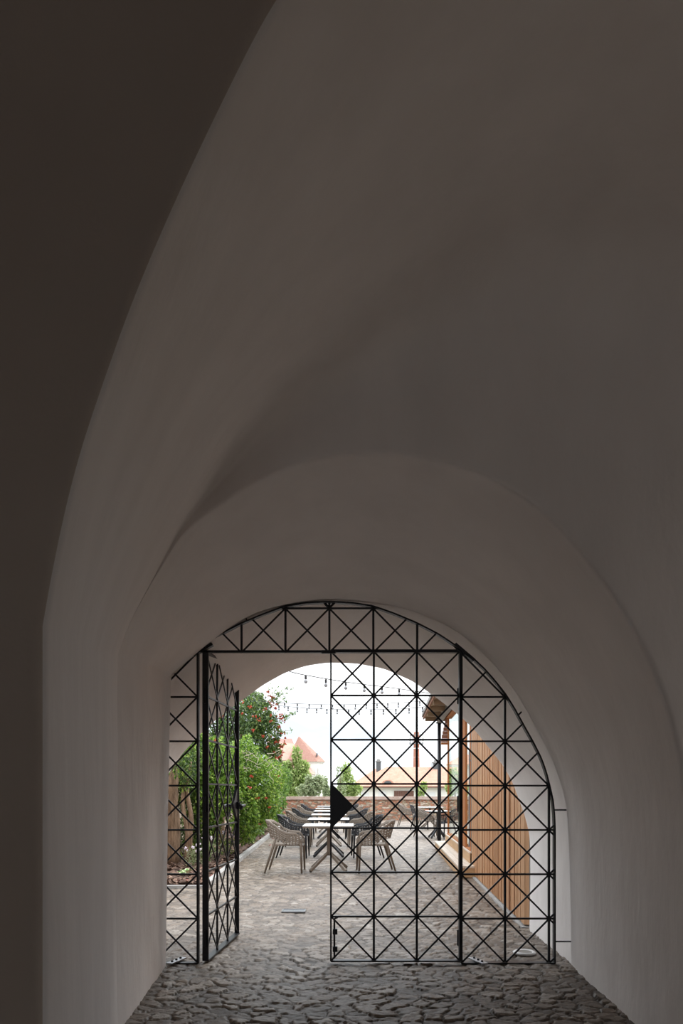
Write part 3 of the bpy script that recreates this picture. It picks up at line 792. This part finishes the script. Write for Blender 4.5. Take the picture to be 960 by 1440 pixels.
# garden wall behind the planting
bm=B(); box(bm,(-4.2,19.5,1.5),(.3,21,3.1)); gw=obj('wall_garden',bm,mat('ochre_render',(.34,.27,.21),.9,var=(.42,.34,.27),vscale=1)); struct(gw)

# trumpet vine, the tall flowering mass
o0=Vector((-2.6,15.5,.03))
vine=thing('trumpet_vine','tall dark green climbing vine dotted with orange-red trumpet flowers','vine',o0)
vb=[blob(352,1010,15.5,22,30,40),blob(366,1008,16,16,30,30),blob(378,1035,16,15,32,30),blob(386,1062,16.4,10,24,24),blob(340,1045,15.5,30,35,40),blob(368,1070,16,22,26,30),blob(325,1020,17,22,28,30),blob(315,1060,17,26,40,30),blob(300,1035,16,24,34,30),blob(280,1060,15.5,24,36,30),blob(335,992,16.5,22,24,26),blob(356,984,16.5,14,14,20)]
leaves('foliage',vb,12000,.085,LEAF_D,vine,o0,.5,.5,11)
leaves('young_foliage',vb,1300,.08,LEAF_M,vine,o0,.45,.4,12,.9)
trunk('stem',[(-2.75,15.5,.0),(-2.7,15.4,.8),(-2.55,15.5,1.8),(-2.2,15.6,2.8)],.09,.03,vine,o0)
def flower_bm(c, s, r):
    bm=B()
    for k in range(r.randint(4,7)):
        q=Vector(c)+Vector((r.uniform(-1,1),r.uniform(-1,1),r.uniform(-.7,.7)))*s*.9
        d=Vector((r.uniform(-1,1),-r.uniform(.2,1),r.uniform(-.8,.5))).normalized(); a=d.orthogonal(); b2=d.cross(a)
        tipc=q+d*s*1.0; base=bm.verts.new(q-d*s*.4); ringv=[]
        for j in range(5):
            th=j*2*math.pi/5; e=(a*math.cos(th)+b2*math.sin(th)); ringv.append(bm.verts.new(tipc+e*s*.45))
        for j in range(5): bm.faces.new((base,ringv[j],ringv[(j+1)%5]))
    return bm
rr_=random.Random(5)
spots=[(341,987,14.6),(352,994,14.9),(357,1007,14.9),(381,1006,15.5),(380,1015,15.5),(394,1006,15.9),(397,1011,15.9),(396,1031,16.0),(399,1037,16.1),(392,1042,16),(370,1035,15.2),(356,1027,14.8),(387,1043,15.8),(395,1050,16),(386,1057,15.8),(396,1062,16.2),(401,1030,16.2),(383,980,16),(377,973,16),(390,990,16),(379,988,15.8),(372,997,15.4),(363,1012,15),(392,1022,16),(385,1072,16),(340,1002,14.6),(400,1044,16.2),(376,1050,15.4),(389,1066,16)]
spots+=[(rr_.uniform(382,401) if y_>1010 else rr_.uniform(366,388),y_,16.1) for y_ in [978+3.6*k for k in range(27)]]
for x,y,d_ in spots:
    obj('flower',flower_bm(P(x,y,d_)-o0,.033,rr_),RED,vine)
bm=B(); tips=[]
for k in range(26):
    a=P(rr_.uniform(372,396),rr_.uniform(975,1060),16); e=a+Vector((rr_.uniform(.05,.35),0,rr_.uniform(-.05,.22))); tube(bm,[a-o0,(a+e)/2-o0+Vector((0,0,.04)),e-o0],[.006,.005,.003],5); tips+=[((e.x,e.y,e.z),(.07,.06,.06)),(tuple((a+e)/2),(.07,.06,.06))]
obj('tendril',bm,TWIG,vine)
leaves('tip_foliage',tips,520,.06,LEAF_M,vine,o0,.4,.3,13,.1)
# bright green shrub in front
o1=Vector((-2.75,12.6,.03))
sh=thing('leafy_shrub','bright yellow-green bushy shrub spilling toward the paving, under the red-flowered vine','shrub',o1)
sb=[blob(345,1075,13.3,22,40,30),blob(365,1100,13.6,26,38,30),blob(345,1130,13.2,22,40,30),blob(372,1130,14,20,32,26),blob(320,1100,12.8,24,55,34),blob(300,1070,12.8,20,36,30),blob(295,1120,12.6,26,50,34),blob(345,1160,13.4,18,26,22),blob(385,1095,15,16,26,26)]
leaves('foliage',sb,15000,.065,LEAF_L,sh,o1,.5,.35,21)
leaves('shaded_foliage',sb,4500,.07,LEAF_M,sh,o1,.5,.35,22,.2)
for k in range(5): trunk('stem',[(-2.75+.1*k-.2,12.6,0),(-2.7+.2*k-.4,12.7,.7),(-2.3+.25*k-.7,12.9,1.5)],.03,.01,sh,o1)
bm=B()
for k in range(18):
    a=P(rr_.uniform(338,384),rr_.uniform(1058,1088),12.75); q=[a-o1]
    for _ in range(3): q.append(q[-1]+Vector((rr_.uniform(-.10,.13),rr_.uniform(-.03,.03),rr_.uniform(-.09,.08))))
    tube(bm,q,[.006,.005,.004,.003],5)
obj('bare_twig',bm,TWIG,sh)
rr2=random.Random(9)
for x,y,d_ in [(387,1090,13.8),(391,1092,13.8),(353,1091,12.6),(375,1122,13.2),(362,1122,13),(380,1135,13.4),(352,1107,12.6),(396,1102,14),(304,1041,12.2),(313,1008,15)]:
    obj('flower',flower_bm(P(x,y,d_)-o1,.028,rr2),RED,sh)
# lower border by the far wall
o2=Vector((-2.9,21,.03))
s2=thing('border_shrub','low green shrub with orange flowers between the vine and the brick wall','shrub',o2)
s2b=[blob(378,1135,18,18,26,26),blob(390,1118,20,14,30,26),blob(398,1095,22,12,20,22),blob(386,1145,19,12,18,20),blob(360,1150,16.5,16,26,24)]
leaves('foliage',s2b,6500,.07,LEAF_M,s2,o2,.5,.3,31)
trunk('stem',[(-2.9,21,0),(-2.6,21,.5),(-2.3,20.8,1.0)],.03,.01,s2,o2)
for x,y,d_ in [(385,1133,17.2),(388,1131,17.2),(374,1140,17),(380,1150,17),(392,1142,18),(370,1148,16.2),(366,1158,16),(378,1143,16.8),(394,1137,18.4)]:
    obj('flower',flower_bm(P(x,y,d_)-o2,.036,rr2),RED,s2)
# old trunk at the left edge
o3=Vector((-2.98,11.8,.03))
tr=thing('old_tree','thick rough-barked tree trunk with twisting stems at the left edge, under dark ferny leaves','tree',o3)
trunk('trunk',[P(243,1214,11.8),P(244,1170,11.8),P(241,1120,11.8),P(246,1060,11.9)],.13,.09,tr,o3)
trunk('twisted_stem',[P(262,1212,11.7),P(264,1170,11.6),P(256,1130,11.6),P(262,1080,11.7)],.045,.03,tr,o3)
trunk('twisted_stem',[P(270,1210,11.8),P(266,1180,11.65),P(270,1150,11.6),P(262,1115,11.65),P(268,1070,11.7)],.05,.025,tr,o3)
tb=[blob(262,1085,12.4,34,40,30),blob(285,1110,12.6,24,60,26),blob(268,1140,12.9,40,50,24),blob(250,1050,12.6,40,36,30),blob(254,1150,12.5,26,60,16),blob(290,1160,12.6,20,44,22),blob(268,1072,11.3,22,20,12),blob(250,1078,11.45,16,16,9),blob(262,1100,11.5,9,12,8)]
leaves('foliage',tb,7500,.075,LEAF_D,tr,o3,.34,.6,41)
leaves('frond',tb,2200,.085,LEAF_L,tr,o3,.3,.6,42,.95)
# small bed plants
def hosta(px,py,s,label):
    p=G(px,py); p.z=.04; t=thing('hosta',label,'plant',p); r=random.Random(int(px))
    for k in range(9):
        a=k*2.4+r.uniform(-.2,.2); el=r.uniform(.25,.9); d=Vector((math.cos(a)*math.cos(el),math.sin(a)*math.cos(el),math.sin(el))); s_=Vector((-math.sin(a),math.cos(a),0)); L=s*r.uniform(.8,1.1)
        def leafpts(f): return [d*L*.15, d*L*.5+s_*L*.22*f+Vector((0,0,.02)), d*L*.8+s_*L*.16*f, d*L*(.9+.1*f)-Vector((0,0,L*.12)), d*L*.8-s_*L*.16*f, d*L*.5-s_*L*.22*f+Vector((0,0,.02))]
        bm=B(); o_=leafpts(1.0); i_=[q+Vector((0,0,.002)) for q in leafpts(.62)]
        poly(bm,o_,0); poly(bm,i_,1); obj('leaf',bm,[CREAM,HOSTA],t)
hosta(263,1234,.17,'small hosta with cream-edged leaves in the mulch at the left')
def perennial(px,py,h,n,label,gm=LEAF_G,fm=PINKW,fy=None):
    p=G(px,py); p.z=.03; t=thing('flowering_perennial',label,'plant',p); c=p+Vector((0,0,h*.45))
    leaves('foliage',[((c.x,c.y,c.z),(h*.42,h*.3,h*.45))],n,.05,gm,t,p,.22,-.6,int(px),.1)
    r=random.Random(int(py*3+px)); bm=B()
    for k in range(7):
        tp=Vector((r.uniform(-.3,.3)*h,r.uniform(-.2,.2)*h,h*r.uniform(.75,1.05))); tube(bm,[(0,0,0),tp*.5+Vector((0,0,.05)),tp],.003,4)
    obj('stem',bm,LEAF_M,t)
    for k in range(5):
        tp=Vector((r.uniform(-.3,.3)*h,r.uniform(-.25,.1)*h,h*r.uniform(.8,1.05))); obj('flower',flower_bm(tp,.028,r),fm,t)
perennial(272,1223,.36,260,'pale lilac flowering perennial beside the hosta, in front of the tree trunk')
perennial(294,1216,.52,340,'grey-leaved perennial with pale flowers right behind the open gate leaf hinge')
perennial(352,1188,.42,300,'white-flowering perennial at the kerb below the bright shrub',LEAF_M)
perennial(372,1172,.40,260,'white-flowering perennial farthest along the kerb',LEAF_M)
perennial(318,1205,.45,380,'lime-green low perennial seen through the open gate leaf',LEAF_L)
# fallen petals
r=random.Random(12); pm=None
for x,y in [(372,1178),(365,1182),(379,1190),(360,1170),(352,1176),(377,1168),(390,1172),(310,1228),(296,1236),(300,1239),(289,1231),(306,1224),(260,1243),(340,1187),(346,1183),(356,1179),(383,1181),(362,1166),(370,1162),(248,1244)]:
    p=G(x,y); bm=bmesh.new()
    s=.03*r.uniform(.8,1.3); a=r.uniform(0,6.28); v=[Vector((math.cos(a+q)*s*f,math.sin(a+q)*s*f,z)) for q,f,z in ((0,1.4,.004),(1.3,.7,.022),(3.14,1.2,.006),(4.9,.7,.02))]
    poly(bm,v); poly(bm,[q+Vector((.02,.015,.004)) for q in v[::-1]])
    o=obj('fallen_petal',bm,RED); o.location=(p.x,p.y,.035 if x<312 or False else .012)
    tag(o,'fallen red petal lying on the ground beside the planting bed','petal','fallen petals by the bed')

# trees beyond the wall
def tree(name,label,blobs,n,size,m,base,r0,seed,cat='tree'):
    b=Vector(base); t=thing(name,label,cat,b,0,'trees and shrubs beyond the yard wall')
    leaves('foliage',blobs,n,size,m,t,b,.6,.2,seed,.25)
    top=max(c[2] for c,_ in blobs); cx=sum(c[0] for c,_ in blobs)/len(blobs)
    trunk('trunk',[b,Vector((b.x,b.y,b.z+.5*(top-b.z))),Vector((cx,b.y,top))],r0,r0*.3,t,b)
tree('maple_tree','light green broad-leaved tree in front of the pink-roofed mansion, behind the vine',[blob(417,1066,36,7,17),blob(425,1080,36,10,12),blob(408,1093,36,18,14),blob(404,1078,36,7,9),blob(425,1095,36,13,14),blob(405,1112,36,20,14),blob(397,1098,36,12,14)],5200,.17,LEAF_F,(-2.7,36,-2.5),.16,51)
tree('leafy_bush','grey-green loose bush above the wall, below the mansion tower',[blob(440,1108,34,14,13),blob(448,1100,34,9,10),blob(430,1112,34,14,10),blob(434,1098,34,6,9)],2400,.13,LEAF_G,(-1.3,34,-2.5),.10,52,'shrub')
tree('young_tree','young conical green tree above the wall, left of the orange-roofed house',[blob(487,1085,38,7,12),blob(487,1100,38,12,14),blob(486,1113,38,17,10),blob(500,1110,38,9,9)],3000,.14,LEAF_F,(.3,38,-2.5),.10,53)
tree('sparse_tree','thin sparse-leaved sapling beside the young conical tree',[blob(477,1090,36,5,13),blob(480,1108,36,7,14)],330,.12,LEAF_G,(-.1,36,-2.5),.05,54)
tree('leafy_bush','small pale green bush before the brown yard door of the far house',[blob(591,1112,45,7,8),blob(596,1106,45,5,7)],500,.15,LEAF_F,(5.3,45,-2.5),.05,55,'shrub')
tree('birch_tree','light green tree seen through the pavilion glass above the wall',[blob(640,1095,42,9,16),blob(634,1108,42,8,12),blob(650,1108,42,10,12),blob(634,1090,42,4,10)],1500,.15,LEAF_F,(7,42,-2.5),.09,56)
tree('narrow_tree','narrow grey-green tree at the right corner of the mansion tower',[blob(457,1110,70,4,18),blob(462,1117,70,5,10)],800,.3,LEAF_G,(-1.5,70,-2.8),.15,57)

# ------------------------------------------------------------------ far buildings
def pp(x,y,d): return P(x,y,d)
ZG=-3.6
# mansion
D=220
ma=thing('mansion','large cream mansion with russet hipped tower roof, beyond the trees on the left','building',(P(430,1100,D).x,D,ZG)); mo=Vector(ma.location)
def q(x,y,d=D): return P(x,y,d)-mo
def prism(name,m,xs,d0,d1,y0,y1,parent=ma,org=None):
    org=mo if org is None else org
    bm=B(); k=1
    pts=[]
    for x in xs:
        for y_ in (y0,y1):
            a=P(x,y_,d0); pts+= [a-org, Vector((a.x,d1,a.z))-org]
    hull(bm,pts); return obj(name,bm,m,parent)
def polyroof(name,m,faces,parent=ma,thick=.5):
    bm=B()
    for f in faces: poly(bm,f)
    o=obj(name,bm,m,parent); s=o.modifiers.new('s','SOLIDIFY'); s.thickness=thick; s.offset=-1; return o
ez=lambda y,d=D: P(0,y,d).z-mo.z
# tower: octagonal apse
tc=q(443,1072,D+2.6); R0=2.9
ring8=[Vector((tc.x+R0*math.cos(math.radians(a)),tc.y+R0*math.sin(math.radians(a)),0)) for a in (-20,-75,-130,-185,-230,90,35)]
zt=ez(1071); zb=0
bm=B(); hull(bm,[v+Vector((0,0,z)) for v in ring8 for z in (zb,zt)]); tw=obj('tower_wall',bm,WHITEW,ma)
bm=B(); hull(bm,[Vector((tc.x+(v.x-tc.x)*1.1,tc.y+(v.y-tc.y)*1.1,z)) for v in ring8 for z in (zt-.35,zt)]); obj('cornice',bm,CREAMW,tw)
ap=q(419.5,1036,D+7); ap2=q(421,1036,D+7)
bm=B(); base=[Vector((tc.x+(v.x-tc.x)*1.24,tc.y+(v.y-tc.y)*1.24,zt)) for v in ring8]
hull(bm,base+[ap,ap2,q(405,1068,D+3)*1.0,q(405,1066,D+12)]); obj('tower_roof',bm,TILE2,ma)
for px in (444.3,448.8):
    bm=B(); a=q(px,1090,D); hull(bm,[Vector((a.x+dx,tc.y-R0-.02+dy,ez(yv))) for dx in (-.32,.32) for dy in (0,.5) for yv in (1091,1080)]+[Vector((a.x,tc.y-R0-.02,ez(1078.5)))]); obj('window',bm,PALEW,ma)
# lower wing roofs
prism('wing_wall',WHITEW,(396,443),D-2,D+6,1089,1130)
bm=B(); hull(bm,[q(395,1089,D-2.5),q(443.5,1089,D-2.5),q(443.5,1089,D+5),q(430,1072,D+1.5),q(395,1072,D+1.5),q(395,1089,D+5)]); obj('wing_roof',bm,TILE3,ma)
bm=B()
for k in range(11): box(bm,(q(397+k*4.3,1090.5,D-2.2).x,q(0,0,D-2.2).y,ez(1091)),(.45,.3,.35))
obj('dentil_cornice',bm,CREAMW,ma)
bm=B(); hull(bm,[q(380,1069,D+6),q(420,1069,D+6),q(418,1046,D+11),q(395,1044,D+11),q(380,1044,D+11),q(380,1069,D+16),q(420,1069,D+16)]); obj('main_roof',bm,TILE3,ma)
bm=B(); hull(bm,[q(375,1048,D+14),q(414,1048,D+14),q(410,1038.5,D+18),q(375,1039,D+18),q(414,1048,D+22),q(375,1048,D+22)]); obj('rear_roof',bm,TILE4,ma)
prism('main_wall',WHITEW,(380,424),D+7,D+18,1068,1130)
for x,y in ((432.5,1079),(445.5,1061.5)):
    bm=B(); a=q(x,y,D-1 if y>1070 else D+1.2); box(bm,a,(.45,1.6,.9)); obj('roof_vent',bm,DARKW,ma)
# orange-roofed house
D2=120
ho=thing('house','low cream house with wide orange tiled roof and eyelid dormer, beyond the brick wall','building',(P(570,1100,D2).x,D2,ZG)); h0=Vector(ho.location)
def qh(x,y,d=D2): return P(x,y,d)-h0
prism('house_wall',CREAMW,(500,655),D2,D2+9,1107,1150,ho,h0)
bm=B(); 
zt2=qh(0,1106).z; rz=qh(0,1078.5,D2+4.5).z
hull(bm,[qh(494,1106,D2-.6),qh(660,1106,D2-.6),qh(543,1078.5,D2+4.8),qh(655,1079,D2+4.8),Vector((qh(494,1106).x,9.6,zt2)),Vector((qh(660,1106).x,9.6,zt2))]); obj('roof',bm,TILE,ho)
bm=B(); hull(bm,[qh(490,1106,D2+3),qh(530,1106,D2+3),qh(531,1081,D2+8),qh(527,1081,D2+8),qh(490,1106,D2+12),qh(540,1106,D2+12)]); obj('side_roof',bm,TILE,ho)
prism('side_wall',CREAMW,(496,520),D2+4,D2+11,1107,1150,ho,h0)
prism('gutter',BROWN,(494,660),D2-.9,D2-.6,1105.8,1107.6,ho,h0)
bm=B(); c=qh(545,1101.5,D2+.1); N=12
topc=[Vector((c.x+1.05*math.cos(math.pi*k/N),c.y-.15,c.z+.62*math.sin(math.pi*k/N)**1.2)) for k in range(N+1)]
hull(bm,topc+[Vector((c.x,c.y+2.6,c.z+.8))]); dm=obj('eyelid_dormer',bm,TILE,ho)
bm=B(); hull(bm,[Vector((c.x+(v.x-c.x)*.62,c.y-.2+dy,c.z+.05+(v.z-c.z)*.62)) for v in topc for dy in (0,.1)]); obj('dormer_window',bm,DARKW,dm)
bm=B()
for k in range(9): 
    a=qh(554+k*3.1,1112,D2-.12); box(bm,(a.x+.17,a.y,(qh(0,1112).z+qh(0,1128).z)/2),(.36,.1,2.0))
obj('yard_door',bm,BROWN,ho)
for x0,x1,y0,y1 in ((507,519,1114.5,1123),(532,543,1113,1122),(601,612,1114,1123)):
    prism('window',PALEW,(x0,x1),D2-.06,D2+.1,y0,y1,ho,h0)
for x,y0,y1 in ((532,1070.5,1083),(612,1072,1086)):
    a=qh(x,y1,D2+4.6); zt_=qh(x,y0,D2+4.6).z
    bm=B(); box(bm,(a.x,a.y,(a.z+zt_)/2-.2),(.85,.85,zt_-a.z+.3)); cp=obj('chimney_pot',bm,DARKW,ho)
    bm=B(); box(bm,(a.x,a.y,zt_-.05),(1.1,1.1,.16)); lathe(bm,[(.35,0),(.3,.35),(.05,.5)],(a.x,a.y,zt_),8); obj('cowl',bm,TRIMG,cp)
for x in (561,607):
    bm=B(); a=qh(x,1080,D2+5); tube(bm,[a,(a.x,a.y,qh(x,1072,D2+5).z)],.06,6); obj('roof_pole',bm,TRIMG,ho)
# brick stack
D3=170
cs=thing('factory_chimney','tall round brick chimney with ring platform rising behind the orange roof','chimney',(P(585.3,1100,D3).x,D3,ZG)); c0=Vector(cs.location)
zz=lambda y: P(0,y,D3).z-c0.z
bm=B(); lathe(bm,[(.95,0),(.80,zz(1079)),(.66,zz(1031)),(.66,zz(1029.5))],(0,0,0),20); obj('shaft',bm,BRICKC,cs,True)
for y in (1053,1066):
    bm=B(); lathe(bm,[(.74,zz(y)),(.76,zz(y)+.05),(.76,zz(y)+.16),(.74,zz(y)+.2)],(0,0,0),20); obj('iron_band',bm,WHITE,cs)
bm=B()
for z in (zz(1046),zz(1040),zz(1034)):
    for k in range(20):
        a=k*math.pi/10; b=(k+1)*math.pi/10; bar(bm,(1.75*math.cos(a),1.75*math.sin(a),z),(1.75*math.cos(b),1.75*math.sin(b),z),.16,.16)
for k in range(12):
    a=k*math.pi/6; bar(bm,(1.75*math.cos(a),1.75*math.sin(a),zz(1046)),(1.75*math.cos(a),1.75*math.sin(a),zz(1033)),.1,.1); bar(bm,(.6*math.cos(a),.6*math.sin(a),zz(1046)),(1.75*math.cos(a),1.75*math.sin(a),zz(1046)),.1,.1)
pf=obj('ring_platform',bm,STEEL,cs)
for a in (20,140,260,320,200):
    a=math.radians(a); bm=B(); box(bm,(1.8*math.cos(a),1.8*math.sin(a),(zz(1044)+zz(1034))/2),(.3,.3,1.9)); obj('antenna_panel',bm,PALEW,pf)
# right-hand house through the glass
D4=150
h2=thing('house','cream two-storey house with orange hipped roof seen through the pavilion glass','building',(P(650,1100,D4).x,D4,ZG)); k0=Vector(h2.location)
prism('house_wall',WHITEW,(629,700),D4,D4+10,1075,1150,h2,k0)
bm=B(); hull(bm,[P(626,1075,D4-.7)-k0,P(704,1075,D4-.7)-k0,P(650,1061,D4+5)-k0,P(690,1061,D4+5)-k0,P(626,1075,D4+10)-k0,P(704,1075,D4+10)-k0]); obj('roof',bm,TILE,h2)
prism('cornice',CREAMW,(627.5,702),D4-.4,D4,1075,1078,h2,k0)
for x in (636,644,652,660):
    for y in (1086,1104): prism('window',PALEW,(x,x+3),D4-.05,D4+.1,y,y+8,h2,k0)

# ------------------------------------------------------------------ sky, light, camera
w=bpy.data.worlds.new('overcast_sky'); S.world=w; w.use_nodes=True
n=w.node_tree.nodes; l=w.node_tree.links; bg=n['Background']
tc=n.new('ShaderNodeTexCoord'); mp=n.new('ShaderNodeMapping'); mp.inputs['Scale'].default_value=(1,1,3); l.new(tc.outputs['Generated'],mp.inputs['Vector'])
t=n.new('ShaderNodeTexNoise'); t.inputs['Scale'].default_value=3.0; t.inputs['Detail'].default_value=6; l.new(mp.outputs['Vector'],t.inputs['Vector'])
r=n.new('ShaderNodeValToRGB'); r.color_ramp.elements[0].position=.40; r.color_ramp.elements[1].position=.72
r.color_ramp.elements[0].color=(.41,.455,.50,1); r.color_ramp.elements[1].color=(1,1,1,1)
l.new(t.outputs['Fac'],r.inputs['Fac'])
sep=n.new('ShaderNodeSeparateXYZ'); l.new(tc.outputs['Generated'],sep.inputs[0])
mr=n.new('ShaderNodeMapRange'); mr.inputs['From Min'].default_value=.18; mr.inputs['From Max'].default_value=.65; mr.inputs['To Min'].default_value=1.4; mr.inputs['To Max'].default_value=3.2
l.new(sep.outputs['Z'],mr.inputs['Value'])
l.new(r.outputs['Color'],bg.inputs['Color']); l.new(mr.outputs[0],bg.inputs['Strength'])
sun=bpy.data.lights.new('sun','SUN'); sun.energy=1.5; sun.angle=math.radians(50); sun.color=(1,.96,.9)
so=bpy.data.objects.new('sun',sun); COL.objects.link(so); so.rotation_euler=Vector((-.5,-.5,-.7)).to_track_quat('-Z','Y').to_euler()
cam=bpy.data.cameras.new('camera'); co=bpy.data.objects.new('camera',cam); COL.objects.link(co)
co.location=(0,0,HC); co.rotation_euler=(math.pi/2,0,0)
cam.sensor_fit='VERTICAL'; cam.sensor_height=36; cam.sensor_width=24; cam.lens=24; cam.shift_y=(HY-720)/1440; cam.clip_end=1000; cam.clip_start=.05
S.camera=co
S.view_settings.view_transform='Standard'; S.view_settings.look='None'; S.view_settings.gamma=1; S.view_settings.exposure=.76; S.view_settings.use_curve_mapping=False
S.cycles.use_denoising=True
try: S.cycles.denoiser='OPENIMAGEDENOISE'
except Exception: pass
S.cycles.max_bounces=12; S.cycles.diffuse_bounces=8; S.cycles.transparent_max_bounces=12
